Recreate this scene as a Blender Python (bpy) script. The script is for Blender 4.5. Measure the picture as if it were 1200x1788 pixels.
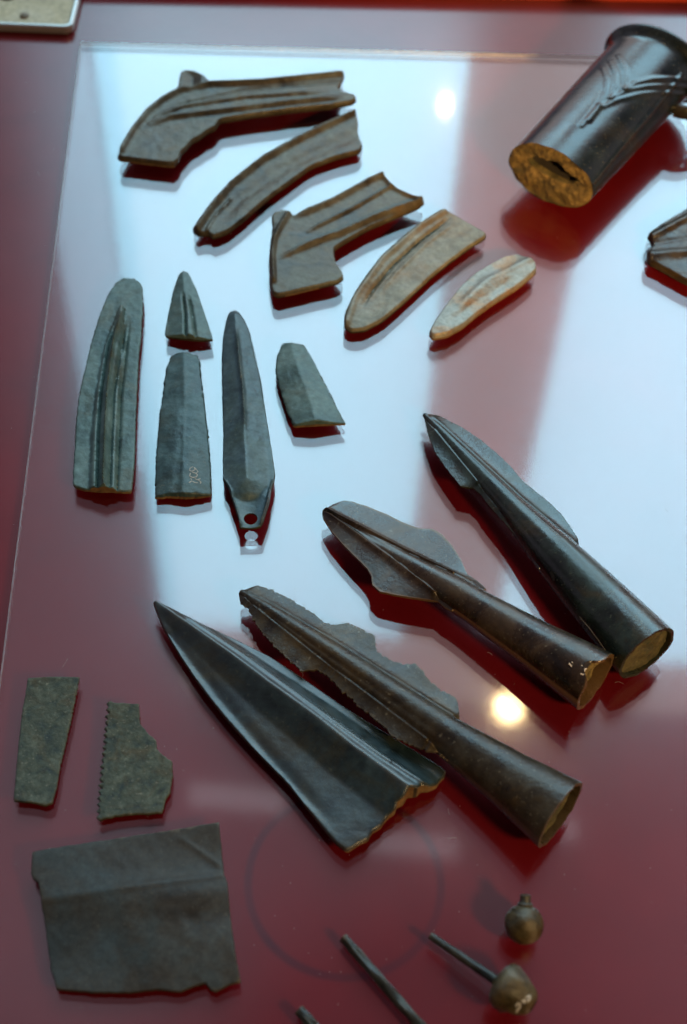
import bpy, bmesh, math, random
import numpy as np
from mathutils import Vector, Matrix, noise
from mathutils.bvhtree import BVHTree
from mathutils.geometry import delaunay_2d_cdt

random.seed(7)
rng = np.random.default_rng(7)
scene = bpy.context.scene
for o in list(bpy.data.objects):
    bpy.data.objects.remove(o)
COL = scene.collection

# ------------------------------------------------------------------ camera
PITCH, ROLL, FPX, DIST = math.radians(52), math.radians(3), 2450.0, 0.71
W, H = 1200.0, 1788.0
FWD = Vector((0, math.cos(PITCH), -math.sin(PITCH)))
_x = Vector((1, 0, 0)); _y = _x.cross(FWD)
CX = _x * math.cos(ROLL) + _y * math.sin(ROLL)
CY = CX.cross(FWD)
CAM = -FWD * DIST
cd = bpy.data.cameras.new('camera')
cam = bpy.data.objects.new('camera', cd); COL.objects.link(cam)
cam.matrix_world = Matrix(((CX.x, CY.x, -FWD.x, CAM.x), (CX.y, CY.y, -FWD.y, CAM.y), (CX.z, CY.z, -FWD.z, CAM.z), (0, 0, 0, 1)))
cd.sensor_fit = 'VERTICAL'; cd.sensor_height = 36.0; cd.lens = 36.0 * FPX / H
cd.clip_start = 0.02; cd.clip_end = 60
cd.dof.use_dof = True; cd.dof.focus_distance = 0.69; cd.dof.aperture_fstop = 7.5
scene.camera = cam

# ------------------------------------------------------------------ world: the dim room round the case
world = bpy.data.worlds.new('World'); scene.world = world; world.use_nodes = True
wt = world.node_tree; wt.nodes.clear()
wo = wt.nodes.new('ShaderNodeOutputWorld'); wb = wt.nodes.new('ShaderNodeBackground')
wc = wt.nodes.new('ShaderNodeTexCoord'); wn = wt.nodes.new('ShaderNodeTexNoise'); wr = wt.nodes.new('ShaderNodeValToRGB')
wn.inputs['Scale'].default_value = 2.2; wn.inputs['Detail'].default_value = 2.0; wn.inputs['Roughness'].default_value = 0.45
wr.color_ramp.elements[0].position = 0.41; wr.color_ramp.elements[0].color = (0.20, 0.17, 0.22, 1)
wr.color_ramp.elements[1].position = 0.60; wr.color_ramp.elements[1].color = (0.82, 0.74, 0.90, 1)
wt.links.new(wc.outputs['Generated'], wn.inputs['Vector']); wt.links.new(wn.outputs['Fac'], wr.inputs['Fac'])
wsx = wt.nodes.new('ShaderNodeSeparateXYZ'); wmr = wt.nodes.new('ShaderNodeMapRange'); wmx = wt.nodes.new('ShaderNodeMix'); wmx.data_type = 'RGBA'; wmx.blend_type = 'MULTIPLY'
wt.links.new(wc.outputs['Generated'], wsx.inputs['Vector']); wt.links.new(wsx.outputs['Y'], wmr.inputs['Value'])
wmr.inputs['From Min'].default_value = -0.5; wmr.inputs['From Max'].default_value = 0.35; wmr.inputs['To Min'].default_value = 0.12; wmr.inputs['To Max'].default_value = 1.0
wmx.inputs['Factor'].default_value = 1.0; wt.links.new(wr.outputs['Color'], wmx.inputs['A']); wt.links.new(wmr.outputs['Result'], wmx.inputs['B'])
wt.links.new(wmx.outputs['Result'], wb.inputs['Color']); wt.links.new(wb.outputs['Background'], wo.inputs['Surface'])
wb.inputs['Strength'].default_value = 0.58

# ------------------------------------------------------------------ lamps: two tall windows, a case lamp, two ceiling spots, lamps added for reflected streaks
def area(name, loc, direction, sx, sy, radiance, col, shape='RECTANGLE', spin=None):
    L = bpy.data.lights.new(name, 'AREA'); L.shape = shape; L.size = sx
    if shape in ('RECTANGLE', 'ELLIPSE'): L.size_y = sy
    A = sx * sy if shape == 'RECTANGLE' else math.pi * sx * sx / 4
    L.energy = radiance * math.pi * A; L.color = col
    o = bpy.data.objects.new(name, L); COL.objects.link(o)
    o.location = loc
    o.rotation_euler = Vector(direction).to_track_quat('-Z', 'Z').to_euler()
    return o

def ray(px, py):
    return (CX * ((px - W / 2) / FPX) - CY * ((py - H / 2) / FPX) + FWD).normalized()

def refl(px, py):
    d = ray(px, py); t = -CAM.z / d.z
    return CAM + d * t, Vector((d.x, d.y, -d.z))
YW = 2.4
def at_floor(px, py):
    d = ray(px, py); return CAM + d * (-CAM.z / d.z)
def on_wall(px, py):
    p, d = refl(px, py); return p + d * ((YW - p.y) / d.y)
BLUE = (0.32, 0.77, 1.0)
def window(name, x0, x1, z0, z1, rad, col=BLUE):
    return area(name, ((x0 + x1) / 2, YW, (z0 + z1) / 2), (0, -1, 0), x1 - x0, z1 - z0, rad, col)
window('window_light', -0.64, 0.235, 1.15, 3.80, 6.5)
window('window_light', -0.80, -0.65, 1.15, 2.9, 3.4, (0.42, 0.78, 1.0))  # dim lamp added for the lit reveal, not a third window
window('window_light', 0.575, 1.7, 1.0, 3.88, 6.5)
area('window_wall_glow', (0.75, YW + 0.06, 2.4), (0, -1, 0), 2.7, 3.9, 1.2, (1.0, 0.82, 0.76))
WARM = (1.0, 0.66, 0.30)
area('case_lamp', (0.44, -0.54, 0.46), Vector((-0.40, 0.56, -0.46)), 0.10, 0.10, 27.0, WARM, 'DISK').data.spread = math.radians(75)
o = area('case_lamp', (0.40, -0.62, 0.50), at_floor(960, 290) - Vector((0.40, -0.62, 0.50)), 0.06, 0.06, 26.0, (1.0, 0.55, 0.18), 'DISK'); o.data.spread = math.radians(22)
for px, py, dist, s, rad in ((778, 180, 1.6, 0.011, 260), (890, 1232, 1.6, 0.040, 90)):
    p, d = refl(px, py)
    area('ceiling_spot', p + d * dist, -d, s, s, rad, (1.0, 0.70, 0.34), 'DISK')

# weak overhead lamps added to put pale streaks into the sheet's reflections
for (xa, ya), (xb, yb), rad in (((330, 1385), (500, 1400), 1.1), ((640, 1465), (800, 1480), 1.0), ((880, 1430), (1010, 1450), 1.0)):
    p, d = refl(xa, ya); A_ = p + d * ((2.6 - p.z) / d.z); p, d = refl(xb, yb); B_ = p + d * ((2.6 - p.z) / d.z)
    o = area('streak_lamp', (A_ + B_) / 2, (0, 0, -1), (B_ - A_).length, 0.06, rad, (0.9, 0.9, 1.0))
    o.rotation_euler = (0, 0, math.atan2((B_ - A_).y, (B_ - A_).x))
scene.view_settings.view_transform = 'Standard'; scene.view_settings.look = 'None'
scene.view_settings.exposure = 0.0; scene.view_settings.gamma = 1.0
scene.view_settings.use_curve_mapping = False
scene.render.engine = 'CYCLES'
scene.render.resolution_x, scene.render.resolution_y = 687, 1024
scene.cycles.max_bounces = 10; scene.cycles.transparent_max_bounces = 16
scene.cycles.caustics_reflective = False; scene.cycles.caustics_refractive = False

# ------------------------------------------------------------------ helpers
def at(px, py, z=0.0):
    d = ray(px, py); return CAM + d * ((z - CAM.z) / d.z)

def tag(o, label=None, cat=None, group=None, kind=None):
    if label: o['label'] = label
    if cat: o['category'] = cat
    if group: o['group'] = group
    if kind: o['kind'] = kind
    return o

def empty(name, loc):
    o = bpy.data.objects.new(name, None); COL.objects.link(o); o.location = loc
    o.empty_display_size = 0.01
    return o

def mesh_obj(name, verts, faces, mats, parent=None, fmat=None, smooth=True, angle=40):
    me = bpy.data.meshes.new(name)
    off = Vector(parent.location) if parent else Vector((0, 0, 0))
    if parent and parent.parent: off = off + Vector(parent.parent.location)
    me.from_pydata([tuple(Vector(v) - off) for v in verts], [], [tuple(int(i) for i in f) for f in faces])
    for m in mats: me.materials.append(m)
    if fmat is not None:
        me.polygons.foreach_set('material_index', [int(i) for i in fmat])
    me.validate()
    bm = bmesh.new(); bm.from_mesh(me); bmesh.ops.recalc_face_normals(bm, faces=bm.faces[:]); bm.to_mesh(me); bm.free()
    if smooth:
        me.shade_smooth(); me.set_sharp_from_angle(angle=math.radians(angle))
    o = bpy.data.objects.new(name, me); COL.objects.link(o)
    if parent: o.parent = parent
    return o

# ------------------------------------------------------------------ materials
def new_mat(name):
    m = bpy.data.materials.new(name); m.use_nodes = True
    nt = m.node_tree; nt.nodes.clear()
    return m, nt, nt.nodes, nt.links

def ramp(N, stops):
    r = N.new('ShaderNodeValToRGB'); e = r.color_ramp.elements
    e[0].position, e[0].color = stops[0][0], (*stops[0][1], 1)
    e[1].position, e[1].color = stops[-1][0], (*stops[-1][1], 1)
    for p, c in stops[1:-1]:
        k = e.new(p); k.color = (*c, 1)
    return r

def tex(N, L, vec, scale, detail=4, rough=0.55, dist=0.0):
    n = N.new('ShaderNodeTexNoise'); n.inputs['Scale'].default_value = scale
    n.inputs['Detail'].default_value = detail; n.inputs['Roughness'].default_value = rough
    n.inputs['Distortion'].default_value = dist
    L.new(vec, n.inputs['Vector']); return n

def bronze(name, a, b, c, d=None, rough=(0.3, 0.5), metal=0.35, patch=45, fine=500, bump=0.25, wear=(0.30, 0.22, 0.13), wear_amt=0.2, speck=(0.3, 0.28, 0.2), speck_amt=0.15, seed=0.0, spec=0.5):
    """patinated bronze: patches a>b>c, stains d, fine speckle, worn ridges, pitted relief"""
    m, nt, N, L = new_mat(name)
    out = N.new('ShaderNodeOutputMaterial'); bs = N.new('ShaderNodeBsdfPrincipled')
    geo = N.new('ShaderNodeNewGeometry')
    mp = N.new('ShaderNodeMapping'); mp.inputs['Location'].default_value = (seed, seed * 1.7, seed * 0.3)
    L.new(geo.outputs['Position'], mp.inputs['Vector']); V = mp.outputs['Vector']
    n1 = tex(N, L, V, patch, 6, 0.62, 0.6); r1 = ramp(N, [(0.32, a), (0.5, b), (0.68, c)])
    L.new(n1.outputs['Fac'], r1.inputs['Fac']); col = r1.outputs['Color']
    def mix(c1, c2, fac):
        x = N.new('ShaderNodeMix'); x.data_type = 'RGBA'
        L.new(fac, x.inputs['Factor']); L.new(c1, x.inputs['A'])
        if isinstance(c2, tuple): x.inputs['B'].default_value = (*c2, 1)
        else: L.new(c2, x.inputs['B'])
        return x.outputs['Result']
    def rng_(v, lo, hi, t0=0.0, t1=1.0):
        x = N.new('ShaderNodeMapRange'); L.new(v, x.inputs['Value'])
        x.inputs['From Min'].default_value = lo; x.inputs['From Max'].default_value = hi
        x.inputs['To Min'].default_value = t0; x.inputs['To Max'].default_value = t1
        return x.outputs['Result']
    if d:
        n2 = tex(N, L, V, patch * 0.6, 5, 0.65, 1.0)
        col = mix(col, d, rng_(n2.outputs['Fac'], 0.50, 0.68, 0, 0.75))
    n3 = tex(N, L, V, fine, 4, 0.7)
    dk = N.new('ShaderNodeMix'); dk.data_type = 'RGBA'; dk.blend_type = 'MULTIPLY'; dk.inputs['Factor'].default_value = 1.0
    L.new(col, dk.inputs['A']); r3 = ramp(N, [(0.3, (0.74, 0.74, 0.74)), (0.7, (1.22, 1.22, 1.22))])
    L.new(n3.outputs['Fac'], r3.inputs['Fac']); L.new(r3.outputs['Color'], dk.inputs['B']); col = dk.outputs['Result']
    n4 = tex(N, L, V, fine * 2.2, 2, 0.5)
    col = mix(col, speck, rng_(n4.outputs['Fac'], 0.64, 0.74, 0, speck_amt))
    col = mix(col, wear, rng_(geo.outputs['Pointiness'], 0.515, 0.60, 0, wear_amt))
    L.new(col, bs.inputs['Base Color'])
    L.new(rng_(n1.outputs['Fac'], 0.3, 0.7, rough[0], rough[1]), bs.inputs['Roughness'])
    bs.inputs['Metallic'].default_value = metal; bs.inputs['Specular IOR Level'].default_value = spec
    bp = N.new('ShaderNodeBump'); bp.inputs['Strength'].default_value = bump; bp.inputs['Distance'].default_value = 0.0007
    ad = N.new('ShaderNodeMath'); ad.operation = 'ADD'
    L.new(n3.outputs['Fac'], ad.inputs[0]); ml = N.new('ShaderNodeMath'); ml.operation = 'MULTIPLY'; ml.inputs[1].default_value = 0.6; L.new(n1.outputs['Fac'], ml.inputs[0]); L.new(ml.outputs[0], ad.inputs[1])
    L.new(ad.outputs[0], bp.inputs['Height']); L.new(bp.outputs['Normal'], bs.inputs['Normal'])
    L.new(bs.outputs['BSDF'], out.inputs['Surface'])
    return m

M_sickle = bronze('sickle_patina', (0.0285, 0.0231, 0.0121), (0.0808, 0.0693, 0.0418), (0.1235, 0.1313, 0.0990), (0.1045, 0.0683, 0.0264), spec=0.28, rough=(0.30, 0.50), metal=0.1, patch=55, fine=300, bump=0.25, seed=1.3, wear=(0.24, 0.17, 0.09), wear_amt=0.08)
M_sicklepale = bronze('pale_sickle_patina', (0.09, 0.075, 0.045), (0.17, 0.165, 0.115), (0.22, 0.225, 0.18), (0.17, 0.115, 0.055), spec=0.22, rough=(0.34, 0.5), metal=0.1, patch=55, fine=300, wear_amt=0.08, seed=4.1)
M_blade = bronze('blade_patina', (0.0252, 0.0480, 0.0425), (0.0630, 0.1104, 0.0975), (0.1050, 0.1620, 0.1438), (0.0788, 0.0816, 0.0500), spec=0.32, rough=(0.34, 0.52), metal=0.08, patch=60, fine=300, bump=0.3, wear_amt=0.08, seed=2.2)
M_bladedark = bronze('dark_blade_patina', (0.0126, 0.0336, 0.0350), (0.0336, 0.0720, 0.0713), (0.0630, 0.1140, 0.1125), (0.0368, 0.0432, 0.0250), spec=0.32, rough=(0.32, 0.5), metal=0.08, patch=55, fine=300, bump=0.3, wear_amt=0.08, seed=7.7)
M_spear = bronze('dark_glossy_bronze', (0.0032, 0.0060, 0.0050), (0.0104, 0.0190, 0.0140), (0.0224, 0.0400, 0.0320), (0.0360, 0.0270, 0.0080), rough=(0.15, 0.36), metal=0.1, patch=55, fine=260, bump=0.28, spec=0.5, speck_amt=0.3, speck=(0.10, 0.12, 0.08), seed=3.0, wear=(0.10, 0.08, 0.045))
M_spearbrown = bronze('brown_bronze', (0.010, 0.006, 0.003), (0.032, 0.019, 0.009), (0.065, 0.044, 0.022), (0.018, 0.020, 0.015), rough=(0.16, 0.38), metal=0.12, patch=55, fine=300, bump=0.26, spec=0.48, speck_amt=0.25, seed=5.5, wear=(0.28, 0.16, 0.07), wear_amt=0.5)
M_spearrough = bronze('corroded_bronze', (0.008, 0.006, 0.004), (0.026, 0.020, 0.010), (0.045, 0.040, 0.026), (0.060, 0.038, 0.010), spec=0.38, rough=(0.22, 0.46), metal=0.1, patch=65, fine=240, bump=0.55, speck_amt=0.3, seed=8.5)
M_spearblue = bronze('blue_black_bronze', (0.0053, 0.0120, 0.0143), (0.0135, 0.0280, 0.0308), (0.0255, 0.0500, 0.0550), (0.0300, 0.0280, 0.0099), rough=(0.26, 0.44), metal=0.1, patch=50, fine=260, bump=0.22, spec=0.7, speck_amt=0.25, speck=(0.10, 0.12, 0.09), seed=9.9)
M_axe = bronze('black_axe_bronze', (0.0035, 0.0063, 0.0080), (0.0077, 0.0135, 0.0150), (0.0154, 0.0225, 0.0220), (0.0210, 0.0171, 0.0070), spec=0.5, rough=(0.15, 0.30), metal=0.1, patch=45, fine=240, bump=0.14, seed=6.1)
M_break = bronze('fresh_break', (0.07, 0.035, 0.010), (0.14, 0.075, 0.022), (0.20, 0.12, 0.045), rough=(0.6, 0.8), metal=0.0, patch=160, fine=600, bump=0.6, seed=1.9, wear_amt=0.1)
M_edge = bronze('rim_brown', (0.02, 0.016, 0.010), (0.04, 0.03, 0.018), (0.065, 0.048, 0.028), spec=0.20, rough=(0.5, 0.7), metal=0.1, patch=120, fine=600, bump=0.3, seed=1.1, wear_amt=0.0)
M_core = bronze('earth_core', (0.06, 0.045, 0.014), (0.22, 0.155, 0.05), (0.32, 0.23, 0.09), (0.07, 0.06, 0.02), rough=(0.7, 0.9), metal=0.0, patch=150, fine=600, bump=0.9, seed=2.7, wear_amt=0.0)
M_coredark = bronze('dark_earth_core', (0.03, 0.028, 0.010), (0.085, 0.068, 0.022), (0.13, 0.105, 0.04), (0.03, 0.045, 0.018), rough=(0.6, 0.85), metal=0.0, patch=170, fine=600, bump=0.9, seed=5.7, wear_amt=0.0)
M_coreaxe = bronze('axe_core', (0.035, 0.026, 0.008), (0.12, 0.085, 0.026), (0.20, 0.145, 0.055), (0.04, 0.034, 0.012), rough=(0.7, 0.9), metal=0.0, patch=120, fine=500, bump=1.0, wear_amt=0.0, seed=12.1)
M_saw = bronze('green_saw_patina', (0.022, 0.036, 0.033), (0.062, 0.074, 0.052), (0.105, 0.122, 0.090), (0.070, 0.058, 0.032), spec=0.20, rough=(0.55, 0.75), metal=0.05, patch=140, fine=380, bump=0.9, seed=3.8, speck_amt=0.5)
M_sheetmetal = bronze('brown_sheet_patina', (0.0216, 0.0175, 0.0121), (0.0408, 0.0351, 0.0257), (0.0504, 0.0567, 0.0513), (0.0336, 0.0486, 0.0486), spec=0.20, rough=(0.40, 0.58), metal=0.05, patch=30, fine=420, bump=0.12, seed=0.6, speck_amt=0.10, wear_amt=0.2)
M_pin = bronze('pin_patina', (0.008, 0.009, 0.007), (0.024, 0.025, 0.018), (0.045, 0.047, 0.037), spec=0.30, rough=(0.26, 0.45), metal=0.1, patch=110, fine=600, bump=0.3, seed=2.0)
M_pinhead = bronze('pin_head_brass', (0.025, 0.018, 0.005), (0.06, 0.042, 0.012), (0.09, 0.07, 0.026), (0.022, 0.024, 0.008), rough=(0.22, 0.4), metal=0.15, patch=130, fine=500, bump=0.8, seed=2.9)

def simple(name, col, rough=0.5, metal=0.0, spec=0.5):
    m, nt, N, L = new_mat(name)
    out = N.new('ShaderNodeOutputMaterial'); bs = N.new('ShaderNodeBsdfPrincipled')
    geo = N.new('ShaderNodeNewGeometry'); n = tex(N, L, geo.outputs['Position'], 300, 4)
    x = N.new('ShaderNodeMix'); x.data_type = 'RGBA'
    x.inputs['A'].default_value = (*[k * 0.8 for k in col], 1); x.inputs['B'].default_value = (*[min(1, k * 1.15) for k in col], 1)
    L.new(n.outputs['Fac'], x.inputs['Factor']); L.new(x.outputs['Result'], bs.inputs['Base Color'])
    bs.inputs['Roughness'].default_value = rough; bs.inputs['Metallic'].default_value = metal
    bs.inputs['Specular IOR Level'].default_value = spec
    L.new(bs.outputs['BSDF'], out.inputs['Surface']); return m
M_pad = simple('dark_pad', (0.02, 0.015, 0.015), 0.9)
M_paint = simple('number_paint', (0.75, 0.62, 0.46), 0.7)
M_paintfaint = simple('faded_number_paint', (0.42, 0.40, 0.34), 0.8)
M_hole = simple('hole_shade', (0.01, 0.008, 0.006), 0.9)  # near black colour standing for the shade inside holes

# ------------------------------------------------------------------ the red case floor and the clear sheet on it
T = 0.0036          # apparent thickness of the clear sheet
ZB = -T - 0.0006    # case floor
def base_material():
    m, nt, N, L = new_mat('red_lacquer')
    out = N.new('ShaderNodeOutputMaterial'); bs = N.new('ShaderNodeBsdfPrincipled')
    geo = N.new('ShaderNodeNewGeometry'); P = geo.outputs['Position']
    n = tex(N, L, P, 14, 5, 0.6); r = ramp(N, [(0.3, (0.11, 0.004, 0.007)), (0.7, (0.15, 0.0055, 0.009))])
    L.new(n.outputs['Fac'], r.inputs['Fac'])
    # round stain left on the floor
    c = at(602, 1540, ZB); e = at(770, 1540, ZB); R = (e - c).length
    d = N.new('ShaderNodeVectorMath'); d.operation = 'DISTANCE'; L.new(P, d.inputs[0]); d.inputs[1].default_value = c
    s = N.new('ShaderNodeMath'); s.operation = 'SUBTRACT'; L.new(d.outputs['Value'], s.inputs[0]); s.inputs[1].default_value = R
    ab = N.new('ShaderNodeMath'); ab.operation = 'ABSOLUTE'; L.new(s.outputs[0], ab.inputs[0])
    mr = N.new('ShaderNodeMapRange'); L.new(ab.outputs[0], mr.inputs['Value'])
    mr.inputs['From Min'].default_value = 0.0008; mr.inputs['From Max'].default_value = 0.0026
    mr.inputs['To Min'].default_value = 1.35; mr.inputs['To Max'].default_value = 0.0
    nn = tex(N, L, P, 30, 2); mu = N.new('ShaderNodeMath'); mu.operation = 'MULTIPLY'
    L.new(mr.outputs['Result'], mu.inputs[0]); L.new(nn.outputs['Fac'], mu.inputs[1])
    x = N.new('ShaderNodeMix'); x.data_type = 'RGBA'; L.new(mu.outputs[0], x.inputs['Factor'])
    L.new(r.outputs['Color'], x.inputs['A']); x.inputs['B'].default_value = (0.05, 0.004, 0.012, 1)
    L.new(x.outputs['Result'], bs.inputs['Base Color'])
    n2 = tex(N, L, P, 9, 3); m2 = N.new('ShaderNodeMapRange'); L.new(n2.outputs['Fac'], m2.inputs['Value'])
    m2.inputs['To Min'].default_value = 0.17; m2.inputs['To Max'].default_value = 0.24
    L.new(m2.outputs['Result'], bs.inputs['Roughness']); bs.inputs['Specular IOR Level'].default_value = 0.5
    bp = N.new('ShaderNodeBump'); bp.inputs['Strength'].default_value = 0.015; bp.inputs['Distance'].default_value = 0.001
    n3 = tex(N, L, P, 900, 2); L.new(n3.outputs['Fac'], bp.inputs['Height']); L.new(bp.outputs['Normal'], bs.inputs['Normal'])
    L.new(bs.outputs['BSDF'], out.inputs['Surface']); return m
M_base = base_material()
bl_, br_ = at(300, -14, ZB), at(1200, 5, ZB)
dirx = (br_ - bl_).normalized(); diry = Vector((-dirx.y, dirx.x, 0))
far0, far1 = bl_ - dirx * 0.6, br_ + dirx * 0.5
near0, near1 = far0 - diry * 1.1, far1 - diry * 1.1
dz = Vector((0, 0, -0.018))
base = mesh_obj('case_floor', [near0, near1, far1, far0, near0 + dz, near1 + dz, far1 + dz, far0 + dz],
                [(0, 1, 2, 3), (4, 7, 6, 5), (0, 4, 5, 1), (1, 5, 6, 2), (2, 6, 7, 3), (3, 7, 4, 0)], [M_base], smooth=False)
tag(base, 'glossy dark red floor of the display case', kind='structure')
M_rim = simple('orange_red_paint', (0.62, 0.06, 0.02), 0.45)
b0, b1 = far0 + diry * 0.001, far1 + diry * 0.001
rw = diry * 0.02; rz = Vector((0, 0, 0.012))
v = [b0 + dz, b1 + dz, b1 + dz + rw, b0 + dz + rw, b0 + rz, b1 + rz, b1 + rz + rw, b0 + rz + rw]
rim = mesh_obj('case_back_rail', v, [(0, 3, 2, 1), (4, 5, 6, 7), (0, 1, 5, 4), (1, 2, 6, 5), (2, 3, 7, 6), (3, 0, 4, 7)], [M_rim], smooth=False)
tag(rim, 'orange red rail along the far edge of the case floor', kind='structure')

def acrylic():
    m, nt, N, L = new_mat('clear_acrylic')
    out = N.new('ShaderNodeOutputMaterial'); geo = N.new('ShaderNodeNewGeometry')
    dt = N.new('ShaderNodeVectorMath'); dt.operation = 'DOT_PRODUCT'
    L.new(geo.outputs['Normal'], dt.inputs[0]); L.new(geo.outputs['Incoming'], dt.inputs[1])
    def mth(op, a, b=None):
        x = N.new('ShaderNodeMath'); x.operation = op
        for i, q in enumerate((a, b)):
            if q is None: continue
            if isinstance(q, (int, float)): x.inputs[i].default_value = q
            else: L.new(q, x.inputs[i])
        return x.outputs[0]
    c = mth('ABSOLUTE', dt.outputs['Value']); k = mth('POWER', mth('SUBTRACT', 1.0, c), 5.0)
    F = mth('ADD', mth('MULTIPLY', k, 0.957), 0.043)
    tr = N.new('ShaderNodeBsdfTransparent'); tr.inputs['Color'].default_value = (0.985, 0.985, 0.985, 1)
    gl = N.new('ShaderNodeBsdfGlossy'); gl.inputs['Color'].default_value = (1, 1, 1, 1)
    n = tex(N, L, geo.outputs['Position'], 12, 3); mr = N.new('ShaderNodeMapRange'); L.new(n.outputs['Fac'], mr.inputs['Value'])
    mr.inputs['To Min'].default_value = 0.06; mr.inputs['To Max'].default_value = 0.06
    L.new(mr.outputs['Result'], gl.inputs['Roughness'])
    mx = N.new('ShaderNodeMixShader'); L.new(F, mx.inputs['Fac']); L.new(tr.outputs[0], mx.inputs[1]); L.new(gl.outputs[0], mx.inputs[2])
    L.new(mx.outputs[0], out.inputs['Surface']); return m
def acrylic_edge():
    m, nt, N, L = new_mat('sawn_acrylic_edge')
    out = N.new('ShaderNodeOutputMaterial'); geo = N.new('ShaderNodeNewGeometry')
    bs = N.new('ShaderNodeBsdfPrincipled'); bs.inputs['Base Color'].default_value = (0.75, 0.76, 0.74, 1); bs.inputs['Roughness'].default_value = 0.3
    n = tex(N, L, geo.outputs['Position'], 260, 3); bp = N.new('ShaderNodeBump'); bp.inputs['Strength'].default_value = 0.9; bp.inputs['Distance'].default_value = 0.002
    L.new(n.outputs['Fac'], bp.inputs['Height']); L.new(bp.outputs['Normal'], bs.inputs['Normal'])
    tr = N.new('ShaderNodeBsdfTransparent'); mx = N.new('ShaderNodeMixShader'); mx.inputs['Fac'].default_value = 0.7
    gl = N.new('ShaderNodeBsdfGlossy'); gl.inputs['Roughness'].default_value = 0.38; L.new(bp.outputs['Normal'], gl.inputs['Normal'])
    m3 = N.new('ShaderNodeMixShader'); m3.inputs['Fac'].default_value = 0.6; L.new(bs.outputs[0], m3.inputs[1]); L.new(gl.outputs[0], m3.inputs[2])
    L.new(tr.outputs[0], mx.inputs[1]); L.new(m3.outputs[0], mx.inputs[2]); L.new(mx.outputs[0], out.inputs['Surface']); return m
M_acr, M_acre = acrylic(), acrylic_edge()
c0 = at(140, 72); ea = (at(0, 1180) - c0).normalized(); eb = (at(1060, 97) - c0).normalized()
q = [c0, c0 + ea * 0.80, c0 + ea * 0.80 + eb * 0.55, c0 + eb * 0.55]
ch = 0.0006
cen = sum(q, Vector()) / 4
qi = [p + (cen - p).normalized() * ch * 1.4 for p in q]
dzv = Vector((0, 0, -T)); dch = Vector((0, 0, -ch))
vs = qi + [p + dch for p in q] + [p + dzv for p in q]
fs = [(0, 1, 2, 3), (8, 11, 10, 9)]; fm = [0, 0]
for i in range(4):
    j = (i + 1) % 4
    fs += [(i, 4 + i, 4 + j, j), (4 + i, 8 + i, 8 + j, 4 + j)]; fm += [1, 1]
sheet = mesh_obj('acrylic_sheet', vs, fs, [M_acr, M_acre], fmat=fm, smooth=False)
tag(sheet, 'large clear acrylic sheet lying on the red case floor under the finds', 'sheet')

# ------------------------------------------------------------------ flat finds: outline plates with relief
def resample(poly, step):
    out = []
    n = len(poly)
    for i in range(n):
        a, b = poly[i], poly[(i + 1) % n]
        k = max(1, int(round(np.linalg.norm(b - a) / step)))
        for j in range(k): out.append(a + (b - a) * j / k)
    return np.array(out)

def chaikin(p):
    q = []
    for i in range(len(p)):
        a, b = p[i], p[(i + 1) % len(p)]
        q += [a * 0.88 + b * 0.12, a * 0.12 + b * 0.88]
    return np.array(q)

def seg_dist(P, poly, closed=False):
    """distance of points to a polyline, arc parameter 0..1 of the nearest point, signed side"""
    n = len(poly); best = np.full(len(P), 1e9); par = np.zeros(len(P)); side = np.zeros(len(P))
    m = n if closed else n - 1
    lens = [np.linalg.norm(poly[(i + 1) % n] - poly[i]) for i in range(m)]; tot = sum(lens) + 1e-12; acc = 0
    for i in range(m):
        a, b = poly[i], poly[(i + 1) % n]; ab = b - a; l2 = ab @ ab + 1e-18
        t = np.clip(((P - a) @ ab) / l2, 0, 1)
        v = P - (a + t[:, None] * ab); d = np.sqrt((v * v).sum(1)); k = d < best
        best[k] = d[k]; par[k] = (acc + t[k] * lens[i]) / tot
        side[k] = np.sign(ab[0] * v[k, 1] - ab[1] * v[k, 0]); acc += lens[i]
    return best, par, side

def inside(P, poly):
    x, y = P[:, 0], P[:, 1]; r = np.zeros(len(P), bool); n = len(poly); j = n - 1
    for i in range(n):
        xi, yi = poly[i]; xj, yj = poly[j]
        c = ((yi > y) != (yj > y)) & (x < (xj - xi) * (y - yi) / (yj - yi + 1e-15) + xi)
        r ^= c; j = i
    return r

def px2(pts, z):
    return np.array([[p.x, p.y] for p in (at(a, b, z) for a, b in pts)])

def vnoise(P, s, seed=0.0):
    return np.array([noise.noise(Vector((x * s + seed, y * s - seed, seed * 0.7))) for x, y in P])

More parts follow.
